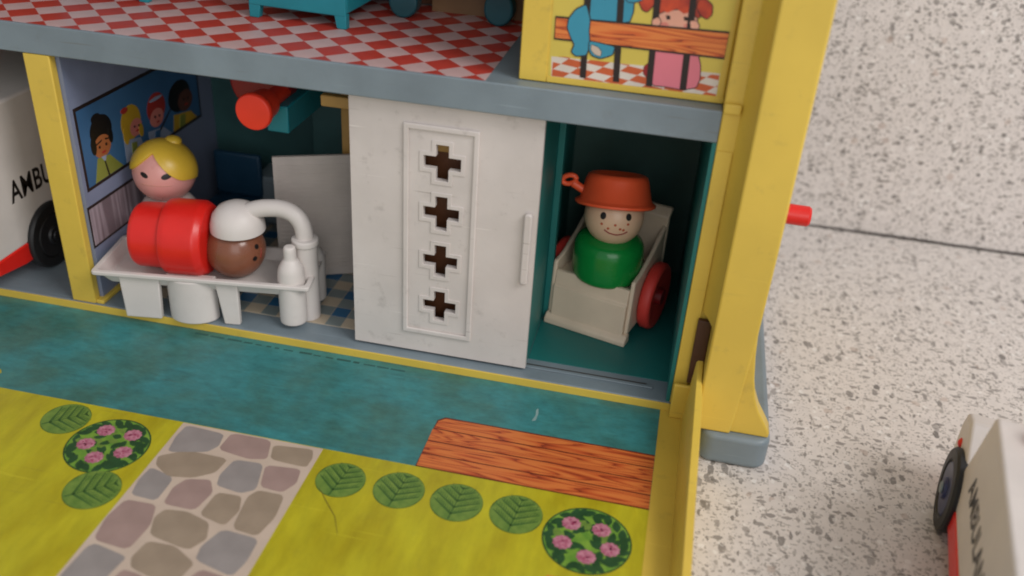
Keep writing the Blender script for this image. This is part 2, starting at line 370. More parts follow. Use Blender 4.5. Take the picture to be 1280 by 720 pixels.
UP= {'rail': [(-4.58, 11.12),(-0.16, 11.22),(-0.17, 10.61),(-4.57, 10.61)], 'bar1': [(-3.93, 12.45),(-3.75, 12.47),(-3.65, 9.62),(-3.81, 9.64)], 'bar2': [(-3.1, 12.53),(-2.92, 12.55),(-2.76, 9.63),(-2.92, 9.63)], 'bar3': [(-2.17, 12.63),(-2.0, 12.64),(-1.88, 9.62),(-2.04, 9.63)], 'bar4': [(-1.28, 12.72),(-1.11, 12.73),(-0.99, 9.63),(-1.16, 9.64)], 'bluebody': [(-3.75, 12.42),(-2.87, 12.51),(-2.66, 11.99),(-2.62, 11.5),(-2.69, 11.21),(-3.77, 11.16),(-3.84, 11.52),(-3.71, 11.88)], 'bluearm': [(-2.85, 11.92),(-2.51, 12.01),(-2.41, 11.82),(-2.62, 11.73),(-2.8, 11.73)], 'blueleg': [(-3.83, 11.54),(-4.08, 11.39),(-4.24, 11.14),(-4.26, 10.91),(-4.14, 10.66),(-4.03, 10.49),(-4.09, 10.29),(-3.97, 10.2),(-3.7, 10.25),(-3.64, 10.53),(-3.7, 10.87),(-3.7, 11.18)], 'bluefoot': [(-3.65, 10.62),(-3.37, 10.6),(-2.98, 10.55),(-3.02, 10.34),(-3.32, 10.21),(-3.54, 10.26),(-3.64, 10.4)], 'sole': [(-3.59, 10.54),(-3.41, 10.49),(-3.31, 10.38),(-3.33, 10.26),(-3.48, 10.3),(-3.59, 10.41)], 'pigL': [(-2.21, 12.04),(-2.4, 11.97),(-2.5, 11.76),(-2.39, 11.57),(-2.27, 11.53),(-2.16, 11.67),(-2.08, 11.83)], 'pigR': [(-1.03, 11.97),(-0.86, 11.99),(-0.68, 11.86),(-0.66, 11.64),(-0.76, 11.52),(-0.92, 11.59),(-1.05, 11.77)], 'hairg': [(-2.14, 12.1),(-1.62, 12.27),(-1.14, 12.18),(-0.94, 11.86),(-0.94, 11.51),(-1.15, 11.61),(-1.55, 11.61),(-1.86, 11.52),(-2.0, 11.42),(-2.12, 11.7)], 'faceg': [(-1.99, 11.48),(-1.82, 11.58),(-1.53, 11.66),(-1.2, 11.63),(-0.99, 11.49),(-0.98, 11.23),(-1.16, 11.03),(-1.42, 10.95),(-1.73, 10.99),(-1.94, 11.17)], 'handL': [(-2.11, 11.35),(-1.97, 11.43),(-1.88, 11.32),(-1.95, 11.19),(-2.09, 11.21)], 'handR': [(-1.17, 11.42),(-1.01, 11.45),(-0.91, 11.32),(-0.98, 11.19),(-1.11, 11.22)], 'dress': [(-1.95, 10.58),(-1.37, 10.61),(-0.84, 10.6),(-0.73, 10.33),(-0.69, 9.97),(-0.75, 9.74),(-1.09, 9.64),(-1.52, 9.67),(-1.87, 9.66),(-1.99, 10.07)], 'ponyfoot': [(-2.16, 10.13),(-2.02, 10.27),(-1.92, 10.03),(-1.95, 9.75),(-2.16, 9.94)], 'eye1': [(-1.79, 11.5),(-1.68, 11.5),(-1.66, 11.41),(-1.75, 11.39)], 'eye2': [(-1.34, 11.52),(-1.23, 11.51),(-1.22, 11.42),(-1.32, 11.42)], 'cheekL': [(-1.91, 11.3),(-1.75, 11.33),(-1.67, 11.25),(-1.76, 11.15),(-1.88, 11.19)], 'cheekR': [(-1.29, 11.34),(-1.15, 11.35),(-1.1, 11.26),(-1.2, 11.17),(-1.31, 11.22)]}

# ================================================================ setting
ZW = -1.1
wt = MB().box(-70, 60, -50, 16.925, ZW-3, ZW).build('worktop', stone_counter('speckled_worktop_stone', (219,212,207)), smooth=0)
tag(wt, kind='structure')
wl = MB().box(-70, 60, 17.02, 18.9, ZW-3, 60).build('wall', stone_counter('speckled_wall_stone', (221,214,210)), smooth=0)
tag(wl, kind='structure')
sj = MB(); jx = -70.0; sv = []
while jx < 60:
    sv.append((jx, ZW+.06+random.uniform(-.025,.025)+max(0,(jx-5)*.004))); jx += random.uniform(.5,1.4)
sj.prism([(sv[0][0],ZW-2)]+sv+[(sv[-1][0],ZW-2)][::1], 16.93, 17.018, 'xz')
tag(sj.build('worktop_joint', M_DGREY, smooth=0), kind='structure')

# ================================================================ toy hospital
HO = (-14, 4, ZW)
hosp = tag(empty('toy_hospital', HO), 'open yellow and grey toy hospital with its printed lid folded down', 'toy hospital')
XL = -31.0
def hp(mb, name, mats, parent=None, **k): return mb.build(name, mats, parent if parent is not None else hosp, off=HO, **k)
def rnd(x0, x1, y0, y1, r, n=6):
    p = []
    for cx, cy, a0 in ((x1-r,y0+r,-90),(x1-r,y1-r,0),(x0+r,y1-r,90),(x0+r,y0+r,180)):
        for i in range(n+1):
            a = math.radians(a0+90*i/n); p.append((cx+r*math.cos(a), cy+r*math.sin(a)))
    return p
# base: long grey floor, plus a foot block that comes forward beside the lid
base = hp(MB().box(XL, 1.02, 0, 10.6, ZW+.02, 0), 'base', M_GREY, bevel=.05)
hp(MB().prism(rnd(1.03, 3.07, -1.15, 10.9, .42), ZW+.015, -.02), 'base_foot', M_GREY, bevel=.16, seg=4)
rg = MB().box(-4.75, -.55, .56, .70, .002, .05)
hp(rg, 'door_track', M_GREY, base, bevel=.02)
hp(MB().box(-4.62, -.75, .74, .80, .002, .012), 'track_slot_shade', M_DGREY, base)  # dark strip laid on the sill, painted in for the groove's shade
# printed tile floor of the operating room
tf = hp(MB().box(-19.18, -10.42, 1.04, 8.9, .001, .006), 'tile_sheet', M_TB3)
TS = .575
tile_me = {}
for j in range(13):
    for i in range(16):
        x0 = -10.46-(i+1)*TS; y0 = 1.06+j*TS
        if x0 < -19.15 or y0+TS > 8.9: continue
        k = (i % 2)+(j % 2)
        m = (M_TB3, M_TB2, M_TB1)[k]
        if k not in tile_me:
            o = MB().box(.012, TS-.012, .012, TS-.012, 0, .006).build('tile', m, tf, smooth=0); tile_me[k] = o.data
        else:
            o = bpy.data.objects.new('tile', tile_me[k]); col.objects.link(o); o.parent = tf
        o.location = Vector((x0-HO[0], y0-HO[1], .006-HO[2]))*S
# walls inside
hp(MB().box(XL, -5.0, 9.0, 9.4, .002, 8.5), 'back_wall', M_BACK, smooth=0)
hp(MB().box(XL, -20.4, 8.95, 8.998, .002, 8.5), 'garage_wall_print', M_BRN, smooth=0)
# the divider between garage and operating room
dv = hp(MB().box(-20.12, -19.22, .32, 8.99, .002, 8.49), 'divider_wall', M_LILAC, smooth=0)
hp(MB().box(-20.2, -19.34, .02, .315, .002, 8.49), 'post', M_YEL, dv, bevel=.04)
hp(MB().box(-19.335, -19.06, .05, 1.7, .002, .14), 'post_foot', M_YEL, dv, bevel=.03)
hp(MB().box(-20.17, -20.125, .32, 8.9, .002, 8.49), 'garage_side_print', M_TAN, dv, smooth=0)
pw = MB()
def wpoly(k, poly, lvl): pw.mi(k).prism(poly, -19.219, -19.216+lvl*.003, 'yz')
wpoly(0, [(.48,3.93),(.48,6.72),(8.0,6.66),(8.0,3.93)], 0)
wpoly(1, [(.60,4.04),(.60,6.6),(7.9,6.54),(7.9,4.04)], 1)
WPD = [(2,ell(1.67,5.62,.60,.52)),(3,ell(1.62,5.10,.47,.38)),(4,[(1.25,4.80),(1.92,4.70),(2.57,4.05),(.96,4.05)]),
       (5,ell(3.35,5.32,.60,.60)),(6,ell(3.60,5.05,.37,.31)),(7,[(2.8,4.84),(3.78,4.62),(3.98,4.05),(2.76,4.05)]),
       (8,ell(4.96,5.30,.60,.53)),(6,ell(4.92,4.94,.45,.33)),(7,[(4.28,4.62),(5.27,4.46),(5.78,4.05),(4.29,4.05)]),
       (2,ell(6.55,5.22,.78,.58)),(9,ell(6.92,4.94,.53,.40)),(5,[(6.04,4.64),(7.22,4.43),(7.62,4.05),(5.89,4.05)]),
       (2,[(1.30,5.22),(1.62,5.28),(1.62,5.32),(1.30,5.27)]),(2,[(1.80,5.26),(2.02,5.22),(2.02,5.26),(1.80,5.31)]),
       (0,[(4.3,4.04),(5.9,5.0),(6.0,5.0),(4.5,4.04)]),
       (2,ell(1.50,6.08,.26,.16)),(2,ell(1.16,5.25,.14,.30)),(2,ell(2.12,5.30,.12,.26)),(2,ell(1.45,5.12,.05,.05,8)),(2,ell(1.82,5.10,.05,.05,8)),(8,ell(1.64,4.90,.12,.04,10)),
       (7,[(1.45,4.78),(1.72,4.76),(1.62,4.55)]),(0,[(1.58,4.60),(1.63,4.60),(1.75,4.06),(1.68,4.06)]),
       (5,ell(2.96,4.95,.16,.30)),(5,ell(3.86,4.86,.13,.24)),(8,ell(3.05,5.82,.20,.10)),(2,ell(3.50,5.10,.04,.045,8)),(2,ell(3.76,5.06,.04,.045,8)),(8,ell(3.63,4.92,.09,.03,10)),
       (4,[(3.2,4.62),(3.5,4.56),(3.45,4.06),(3.15,4.06)]),
       (2,ell(4.80,5.0,.045,.05,8)),(2,ell(5.08,4.96,.045,.05,8)),(8,ell(4.95,4.78,.10,.03,10)),(7,ell(4.98,5.62,.42,.06,12)),(1,[(4.7,4.5),(5.0,4.46),(4.9,4.1),(4.6,4.1)]),
       (0,ell(6.80,5.0,.05,.05,8)),(0,ell(7.10,4.96,.05,.05,8)),(8,ell(6.95,4.78,.11,.03,10)),(4,[(6.4,4.5),(6.8,4.46),(6.7,4.06),(6.3,4.06)])]
for i, (k, p) in enumerate(WPD): wpoly(k, p, 2+i*.25)
hp(pw, 'window_picture', [M_LINE,M_SKYB,M_INK,M_PBROWN,M_OLIVE,M_PGOLD,M_CHEEK,M_PALE,M_PRED,M_PDARK], dv, smooth=0)
pw = MB(); wpoly(0, [(.30,1.98),(.30,3.46),(5.2,3.40),(5.2,1.98)], 0); wpoly(1, [(.38,2.06),(.38,3.36),(5.1,3.30),(5.1,2.06)], 1)
hp(pw, 'curtain_picture', [M_LINE, M_CURT], dv, smooth=0)
# lift shaft between operating room and closet
sh = hp(MB().box(-12.3, -11.8, 5.0, 8.99, .008, 8.49), 'lift_wall', M_TAN, smooth=0)
hp(MB().box(-11.75, -10.6, 1.9, 2.2, 7.34, 7.70), 'lift_bracket', M_TAN, sh, bevel=.05)
hp(MB().box(-10.2, -4.98, 1.15, 1.4, .01, 8.49), 'lift_back_print', M_BRN, sh, smooth=0)
hp(MB().box(-8.6, -6.2, 1.05, 1.148, 6.75, 8.3), 'lift_gate_print', M_TAN, sh, bevel=.05)
# teal closet on the right
cl = hp(MB().box(-4.62, -.03, 1.08, 8.9, .001, .02), 'closet_floor', M_CLOSET, smooth=0)
hp(MB().box(-.10, .015, .04, 8.9, .021, 8.49), 'closet_right_wall', M_CLOSET, cl, smooth=0)
hp(MB().box(-4.96, -4.64, .75, 8.9, .002, 8.49), 'closet_left_wall', M_CLOSET, cl, smooth=0)
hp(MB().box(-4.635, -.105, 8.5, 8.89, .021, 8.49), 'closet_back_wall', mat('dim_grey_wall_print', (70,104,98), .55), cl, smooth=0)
hp(MB().box(-4.638, -4.42, 3.7, 4.15, .021, 8.49), 'closet_pilaster', M_CLOSET, cl, bevel=.03)
# upper floor
us = hp(MB().box(XL, .015, 0, 10.5, 8.5, 9.372), 'upper_floor', M_GREY, bevel=.035)
tw = {}
XT0, XT1, YT0, YT1 = -24.6, -6.28, .09, 7.2
for j in range(-2, 14):
    yc = 1.0+.565*j
    for i in range(-32, 6):
        if (i+j) % 2: continue
        xc = -7.71+.54*i
        full = [(xc-.54,yc),(xc,yc-.565),(xc+.54,yc),(xc,yc+.565)]
        p = clip(full, XT0, XT1, YT0, YT1)
        if len(p) < 3: continue
        m = M_TILER if j % 2 == 0 else M_TILEW
        whole = p == full or (len(p) == 4 and all(abs(a[0]-b[0])+abs(a[1]-b[1]) < 1e-6 for a, b in zip(p, full)))
        if whole and j % 2 in tw:
            o = bpy.data.objects.new('tile', tw[j % 2]); col.objects.link(o); o.parent = us
        else:
            o = MB().prism([(a-xc, b-yc) for a, b in p], 0, .008).build('tile', m, us, smooth=0)
            if whole: tw[j % 2] = o.data
        o.location = Vector((xc-HO[0], yc-HO[1], 9.3725-HO[2]))*S
# upstairs back, roof
hp(MB().box(XL, .015, 7.4, 7.8, 9.374, 18.3), 'upper_back_wall', M_BRN, smooth=0)
hp(MB().box(-9.6, -6.0, 6.55, 6.8, 9.383, 13.5), 'upper_partition', mat('dull_tan_print', (138,104,70), .5), smooth=0)
hp(MB().box(XL, 2.05, -.4, 10.9, 18.31, 18.9), 'shade_roof', M_GREY, bevel=.05)  # out of view; added, front edge brought forward, to shade the upper floor
# yellow railing panel upstairs, printed with two children behind bars
pn = hp(MB().box(-5.47, .015, .56, .95, 9.376, 16.5), 'nursery_panel', M_YEL, bevel=.05)
hp(MB().box(-5.45, -4.72, .525, .559, 9.40, 16.4), 'panel_edge', M_YEL, pn, bevel=.02)
hp(MB().box(-4.70, .01, .53, .559, 9.40, 9.56), 'panel_sill', M_YEL, pn, bevel=.015)
pp = MB()
def upoly(k, poly, lvl, sm=0):
    if sm: poly = smoothpoly(poly, sm)
    pp.mi(k).prism(poly, .5585, .556-lvl*.0012, 'xz')
upoly(0, [(-4.66,9.57),(-.19,9.57),(-.10,12.7),(-4.70,12.7)], 0)
upoly(1, [(-4.58,9.57),(-.20,9.58),(-.20,10.18),(-4.62,10.10)], 1)
for i in range(-3, 14):
    for k in range(-4, 12):
        if (i+k) % 2: continue
        ox = -4.75+.46*i+.20*k; oz = 9.60-.055*i+.165*k
        p = clip([(ox,oz),(ox+.46,oz-.055),(ox+.66,oz+.11),(ox+.20,oz+.165)], -4.57, -.21, 9.578, 10.13)
        if p: upoly(2, p, 2)
lv = 3.0
def drawn(name, k, sm=1, ol=.03):
    global lv
    p = smoothpoly(UP[name], sm) if sm else UP[name]
    if ol: upoly(3, outline(p, ol), lv); lv += .5
    upoly(k, p, lv); lv += .5
drawn('ponyfoot', 8, 1, .01); drawn('dress', 5, 1, .025)
for n_ in ('hairg','faceg','cheekL','cheekR'): drawn(n_, {'hairg':7,'faceg':6,'cheekL':9,'cheekR':9}[n_], 2, .0 if n_.startswith('cheek') else .025)
fr = [(-2.06,11.46),(-2.0,11.9),(-1.6,12.0),(-1.1,11.95),(-.97,11.5),(-1.15,11.66),(-1.35,11.58),(-1.55,11.70),(-1.75,11.56),(-1.92,11.62)]
upoly(7, fr, lv); lv += .5
drawn('eye1', 3, 1, 0); drawn('eye2', 3, 1, 0)
upoly(3, [(-1.60,11.16),(-1.45,11.10),(-1.30,11.15),(-1.31,11.18),(-1.45,11.13),(-1.59,11.19)], lv); lv += .5
drawn('pigL', 7, 2, .025); drawn('pigR', 7, 2, .025)
drawn('bluebody', 4, 1, .03); drawn('bluearm', 4, 1, .025)
upoly(3, [(-3.45,11.8),(-3.15,11.86),(-3.12,11.78),(-3.42,11.72)], lv); lv += .5
for n_ in ('bar1','bar2','bar3','bar4'): drawn(n_, 3, 0, 0)
drawn('handL', 6, 1, .02); drawn('handR', 6, 1, .02)
upoly(3, [(-4.60,11.17),(-.15,11.27),(-.16,10.56),(-4.59,10.56)], lv); lv += .5
hp(pp, 'nursery_picture', [M_PYEL,M_PWHITE,M_PORANGE,M_LINE,M_PBLUE,M_PPINK,M_PSKIN,M_PHAIR,M_DRED,M_CHEEK], pn, smooth=0)
rl = MB(); rl.prism(UP['rail'], .5585, .556-lv*.0012, 'xz'); hp(rl, 'rail_picture', M_RAIL, pn, smooth=0); lv += .5
pp = MB(); drawn('blueleg', 1, 1, .03); drawn('bluefoot', 1, 1, .03); drawn('sole', 2, 1, .015)
# colours of the second drawing: outline 3 -> 0
pp.m = [0 if k == 3 else k for k in pp.m]
hp(pp, 'dangling_leg_picture', [M_LINE, M_PBLUE, M_MORTAR], pn, smooth=0)
# sliding door with four cross openings
def gridsolid(mb, xs, zs, solid, y0, y1):
    """solid plate made of the cells for which solid(cx,cz) holds, with real walls round every opening"""
    xs = sorted(set(xs)); zs = sorted(set(zs)); nx = len(xs)-1; nz = len(zs)-1
    on = [[solid((xs[i]+xs[i+1])/2, (zs[k]+zs[k+1])/2) for k in range(nz)] for i in range(nx)]
    idx = {}
    vs = []; fs = []
    def vid(i, k, b):
        if (i,k,b) not in idx: idx[(i,k,b)] = len(vs); vs.append((xs[i], y1 if b else y0, zs[k]))
        return idx[(i,k,b)]
    for i in range(nx):
        for k in range(nz):
            if not on[i][k]: continue
            fs.append((vid(i,k,0),vid(i+1,k,0),vid(i+1,k+1,0),vid(i,k+1,0)))
            fs.append((vid(i,k,1),vid(i,k+1,1),vid(i+1,k+1,1),vid(i+1,k,1)))
            for di, dk, a, b in ((-1,0,(i,k),(i,k+1)),(1,0,(i+1,k),(i+1,k+1)),(0,-1,(i,k),(i+1,k)),(0,1,(i,k+1),(i+1,k+1))):
                ii, kk = i+di, k+dk
                if 0 <= ii < nx and 0 <= kk < nz and on[ii][kk]: continue
                fs.append((vid(*a,0),vid(*b,0),vid(*b,1),vid(*a,1)))
    mb.add(vs, fs)
def incross(x, z, cx, cz, a, b):
    return (abs(x-cx) < a and abs(z-cz) < b) or (abs(x-cx) < b and abs(z-cz) < a)
CR = [(-7.48,6.70,.555,.19),(-7.48,5.10,.545,.185),(-7.475,3.50,.535,.18),(-7.465,1.90,.525,.175)]
dx0, dx1, dz0, dz1 = -10.26, -4.60, .10, 8.44
xs = [dx0,dx1]; zs = [dz0,dz1]
for cx, cz, a, b in CR: xs += [cx-a,cx-b,cx+b,cx+a]; zs += [cz-a,cz-b,cz+b,cz+a]
dm = MB(); gridsolid(dm, xs, zs, lambda x, z: not any(incross(x,z,*c) for c in CR), .36, .55)
door = hp(dm, 'sliding_door', M_DOOR, bevel=.025, seg=2)
fm = MB(); X0, X1, Z0, Z1, tt = -8.64, -6.40, .80, 7.82, .17
gridsolid(fm, [X0,X0+tt,X1-tt,X1], [Z0,Z0+tt,Z1-tt,Z1], lambda x, z: not (X0+tt < x < X1-tt and Z0+tt < z < Z1-tt), .28, .359)
hp(fm, 'panel_frame', M_DOOR, door, bevel=.055, seg=3)
for cx, cz, a, b in CR:
    cm = MB(); A, B = a+.13, b+.13
    gridsolid(cm, [cx-A,cx-B,cx+B,cx+A,cx-a,cx-b,cx+b,cx+a], [cz-A,cz-B,cz+B,cz+A,cz-a,cz-b,cz+b,cz+a],
              lambda x, z: incross(x,z,cx,cz,A,B) and not incross(x,z,cx,cz,a+.001,b+.001), .334, .359)
    hp(cm, 'cross_frame', M_DOOR, door, bevel=.018, seg=2)
hp(MB().prism(rnd(-4.97,-4.73,3.2,5.55,.1,4), .20, .359, 'xz'), 'door_handle', M_DOOR, door, bevel=.05, seg=3)
# right side wall: recessed face, front post, flared foot
sw = hp(MB().box(.022, 2.05, .02, 10.5, .0, 18.3), 'side_wall', M_YEL, bevel=.04)
hp(MB().prism([(.80,-.018),(1.86,-.018),(1.90,.5),(2.02,3.2),(2.05,6),(2.05,18.2),(.80,18.2)], -1.02, .018, 'xz'), 'front_post', M_YEL, sw, bevel=.07, seg=3)
hp(MB().prism([(1.60,-.016),(2.98,-.016),(2.98,.16),(2.80,.45),(2.55,.85),(2.36,1.3),(2.22,1.9),(2.10,2.7),(2.03,3.5),(1.60,3.5)], -.90, -.3, 'xz'), 'flared_foot', M_YEL, sw, bevel=.05, seg=3)
hp(MB().prism([(.47,.017),(.798,.017),(.798,-.97),(.72,-.62),(.62,-.30)], 3.4, 18.2), 'inner_flare', M_YEL, sw, smooth=50)
hp(MB().box(.024, .465, -.12, .019, 9.35, 9.62), 'wall_ledge', M_YEL, sw, bevel=.04)
hp(MB().box(.03, .46, -.03, .019, .02, 8.3), 'raised_strip', M_YEL, sw, bevel=.03)
hp(MB().box(.40, .79, -.22, -.032, 1.0, 3.2), 'hinge_strap', M_STRAP, sw, bevel=.02)
hp(MB().box(XL-1.2, XL-.01, -.5, 10.5, 0, 18.3), 'far_side_wall', M_YEL, bevel=.04)
# crank on the outer side
ck = hp(MB().lathe([(0,2.06),(1.25,2.06),(1.3,2.12),(1.3,2.38),(1.24,2.44),(0,2.44)], (0,3.5,7.55), 'x', 48), 'crank_wheel', M_ORRED)
hp(MB().prism([(2.9,5.1),(3.4,5.1),(3.8,7.4),(3.2,7.4)], 2.08, 2.40, 'yz'), 'crank_arm', M_ORRED, ck, bevel=.05)
hp(MB().lathe([(0,2.38),(.31,2.38),(.31,3.22),(.26,3.29),(0,3.29)], (0,3.15,5.42), 'x', 28), 'crank_knob', M_RED, ck)

# ---------------------------------------------------------------- the folded-down lid
YL = -16.0
lid = hp(MB().box(XL, .62, YL, -.004, -.60, -.285), 'lid', M_YEL, bevel=.01)
hp(MB().box(XL, .10, -.055, -.006, -.284, -.012), 'lid_hinge_strip', M_YEL, lid, bevel=.015)
ry = [(.77,-.22,1.85),(.78,-.9,1.62),(.79,-1.6,1.42),(.80,-3.47,1.15),(.82,-5.45,.75),(.83,-7.4,.55),(.84,-11,.40),(.85,YL,.30)]
rm = MB(); vs = []; fs = []
for xr_, y, z in ry:
    ww = .0 if y > -1.1 else .05
    vs += [(.44,y,-.30),(xr_-.20+.04*ww,y,z-.06),(xr_-.15,y,z),(xr_-.02+ww,y,z),(xr_+.01+ww,y,z-.04),(xr_+.015+ww,y,ZW+.05)]
for i in range(len(ry)-1):
    for k in range(6):
        a, b = i*6+k, i*6+(k+1) % 6; fs.append((a,b,b+6,a+6))
fs += [(5,4,3,2,1,0), tuple(range(len(vs)-6, len(vs)))]
rm.add(vs, fs); hp(rm, 'lid_rim', M_YEL, lid, smooth=40)
hp(MB().box(.05, .66, -.36, -.23, -.284, .95), 'corner_web', M_YEL, lid, bevel=.04)
ZP = -.285
teal = hp(MB().box(XL, -.22, -4.575, -.057, ZP, ZP+.008), 'teal_road_print', M_TEAL, lid, smooth=0)
lawn = hp(MB().box(XL, -.22, YL+.4, -4.577, ZP, ZP+.008), 'lawn_print', M_LAWN, lid, smooth=0)
hp(MB().box(-13.67, -9.42, YL+.4, -4.60, ZP+.0082, ZP+.011), 'path_print', M_MORTAR, lid, smooth=0)
for dy in (0, -5.95):
    for k, p in STONES:
        if dy and min(q[1] for q in p)+dy < YL+.4: continue
        if dy and max(q[1] for q in p)+dy > -10.55: continue
        c = (sum(q[0] for q in p)/len(p), sum(q[1] for q in p)/len(p)+dy)
        o = MB().prism(smoothpoly(outline([(a-c[0], b+dy-c[1]) for a, b in p], .035), 2), 0, .006).build('stone', {'g':M_SG,'p':M_SP,'b':M_SB}[k], lid, smooth=0)
        o.location = Vector((c[0]-HO[0], c[1]-HO[1], ZP+.0112+random.random()*.002-HO[2]))*S
# wooden landing stage, four planks
PX0, PX1 = -6.70, -.225
py = [-2.30,-2.86,-3.43,-4.0,-4.56]
hp(MB().prism([(PX0-.03,py[-1]-.02),(PX1,py[-1]-.02),(PX1,py[0]+.03),(PX0+.22,py[0]+.03),(PX0+.02,py[0]-.16)], ZP+.0082, ZP+.0105), 'plank_outline', mat('dark_red_brown_print', (96,34,22), .45), lid, smooth=0)
for i in range(4):
    y1, y0 = py[i]-.024, py[i+1]+.024
    pl = [(0,y0-y1),(PX1-PX0,y0-y1),(PX1-PX0,0),(0,0)] if i else [(.03,y0-y1),(PX1-PX0,y0-y1),(PX1-PX0,0),(.26,0),(.06,-.18)]
    o = MB().prism(pl, 0, .006).build('plank', M_PLANK, lid, smooth=0)
    o.location = Vector((PX0-HO[0], y1-HO[1], ZP+.0107-HO[2]))*S
o = MB().prism([(-2.62,-8.6),(-1.0,-8.6),(-1.0,-7.55),(-2.1,-7.49),(-2.5,-7.52)], ZP+.0082, ZP+.0125); hp(o, 'plank', M_PLANK, lid, smooth=0)
# printed bushes and flower beds
def bush(cx, cy, r, rot):
    b = MB()
    b.mi(0).prism([(x*(1+.03*math.sin(7*t)), y) for t, (x, y) in enumerate(ell(0,0,r,r,36))], 0, .005)
    b.mi(1).prism(ell(0,0,r*1.03,r*1.03,36), -.002, .0)
    ca, sa = math.cos(rot), math.sin(rot)
    def line(p, q, wd):
        d = Vector(q)-Vector(p); n = Vector((-d.y,d.x)).normalized()*wd
        pts = [(p[0]+n.x,p[1]+n.y),(q[0]+n.x*.4,q[1]+n.y*.4),(q[0]-n.x*.4,q[1]-n.y*.4),(p[0]-n.x,p[1]-n.y)]
        b.mi(1).prism([(x*ca-y*sa, x*sa+y*ca) for x, y in pts], .005, .0065)
    line((0,-r*.97),(0,r*.9),.022)
    for k in range(-3, 3):
        y0 = r*.36*k+.05
        for sg in (-1, 1):
            t = 1.0
            x1, y1 = sg*r*.95, y0+r*.6
            while x1*x1+y1*y1 > (r*.95)**2 and t > .05: t -= .04; x1 = sg*r*.95*t; y1 = y0+r*.6*t
            if t > .1 and abs(y0) < r*.95:
                line((0,y0),(x1,y1),.034)
                for q in range(1, int(9*t)):
                    f0 = q/9.0; xx = sg*r*.95*f0; yy = y0+r*.6*f0
                    line((xx,yy+r*.05),(xx+sg*r*.05,yy+r*.26),.012)
    o = b.build('bush', [M_BUSH, M_BUSHD], lid, smooth=0)
    o.location = Vector((cx-HO[0], cy-HO[1], ZP+.0105-HO[2]))*S
for cx, cy, r, rt in ((-8.50,-5.66,.66,-.15),(-6.87,-5.62,.68,-.12),(-5.26,-5.66,.69,-.1),(-3.64,-5.67,.69,-.12),(-16.9,-5.35,.66,-.9),(-14.55,-7.73,.71,-.9)):
    bush(cx, cy, r, rt)
def flowerbed(cx, cy, r, blossoms):
    b = MB(); rnd_ = random.Random(int(abs(cx)*10))
    b.mi(1).prism(ell(0,0,r*1.01,r*1.01,48), -.002, 0)
    b.mi(0).prism(ell(0,0,r*.97,r*.97,48), 0, .0015)
    lvl = .0018
    def leaf(x, y, a, ln, wd, k):
        nonlocal lvl
        p = [(-ln,0),(-ln*.5,wd*.8),(0,wd),(ln*.6,wd*.6),(ln,0),(ln*.6,-wd*.6),(0,-wd),(-ln*.5,-wd*.8)]
        ca, sa = math.cos(a), math.sin(a)
        b.mi(k).prism([(x+u*ca-v*sa, y+u*sa+v*ca) for u, v in smoothpoly(p,1)], .001, lvl); lvl += .00006
    for k in range(24):
        a = 2*PI*k/24+rnd_.uniform(-.1,.1)
        leaf(r*.84*math.cos(a), r*.84*math.sin(a), a+rnd_.choice((-1,1))*rnd_.uniform(.5,1.3), r*.19, r*.10, 1)
    for k in range(46):
        a = rnd_.uniform(0,2*PI); q = r*math.sqrt(rnd_.uniform(.0,.55))
        leaf(q*math.cos(a), q*math.sin(a), rnd_.uniform(0,PI), r*rnd_.uniform(.12,.2), r*rnd_.uniform(.07,.10), 1 if rnd_.random() < .72 else 2)
    o = b.build('flower_bed', [M_LEAFL, M_LEAFD, M_BUSH], lid, smooth=0)
    o.location = Vector((cx-HO[0], cy-HO[1], ZP+.0105-HO[2]))*S
    for bx, by in blossoms:
        q = MB(); ph = rnd_.uniform(0,6)
        q.prism([(.245*(1+.07*math.sin(11*t+ph))*math.cos(t), .235*(1+.07*math.sin(11*t+ph))*math.sin(t)) for t in [2*PI*i/42 for i in range(42)]], 0, .0025)
        q.mi(1)
        for _ in range(11):
            a = rnd_.uniform(0,2*PI); d = rnd_.uniform(.02,.19)
            q.prism([(d*math.cos(a)+u, d*math.sin(a)+v) for u, v in ell(0,0,.035,.022,8)], .0025, .0035)
        o = q.build('blossom', [M_PINK, M_MOUTH if False else M_BLOSD], lid, smooth=0)
        o.location = Vector((bx-HO[0], by-HO[1], ZP+.0150-HO[2]))*S
M_BLOSD = mat('deep_pink_print', (168,66,100), .45)
flowerbed(-1.70, -6.10, 1.15, [(-2.17,-5.62),(-1.37,-5.66),(-2.30,-6.34),(-1.08,-6.28),(-1.64,-6.68)])
flowerbed(-15.15, -6.06, 1.13, [(-15.54,-5.51),(-14.72,-5.50),(-15.74,-6.17),(-14.59,-6.22),(-15.21,-6.61)])
# worn faint print line near the hinge, a fleck, a scratch, a yellow patch on the teal print
wm = MB(); x = -15.6
while x < -8.5:
    ln = random.uniform(.15,.5); wm.box(x, x+ln, -.25+(-15.6-x)*.014-.07, -.25+(-15.6-x)*.014+random.uniform(-.01,.03), ZP+.0082, ZP+.0092); x += ln+random.uniform(.05,.22)
hp(wm, 'worn_print_line', mat('worn_dark_print', (36,92,92), .5), lid, smooth=0)
hp(MB().prism(smoothpoly([(-3.97,-1.72),(-3.85,-1.66),(-3.83,-1.3),(-3.88,-1.05),(-3.93,-1.15),(-3.90,-1.42)],1), ZP+.0082, ZP+.0092), 'worn_fleck', mat('bare_paper', (140,170,168), .6), lid, smooth=0)
sp_ = MB(); sp_.tube([(-9.05,-5.95,ZP+.010),(-8.6,-6.5,ZP+.010),(-8.15,-7.0,ZP+.010),(-7.85,-7.6,ZP+.010)], [.006,.014,.012,.004], 6)
hp(sp_, 'scratch', mat('dull_scratch', (120,110,30), .6), lid, smooth=0)
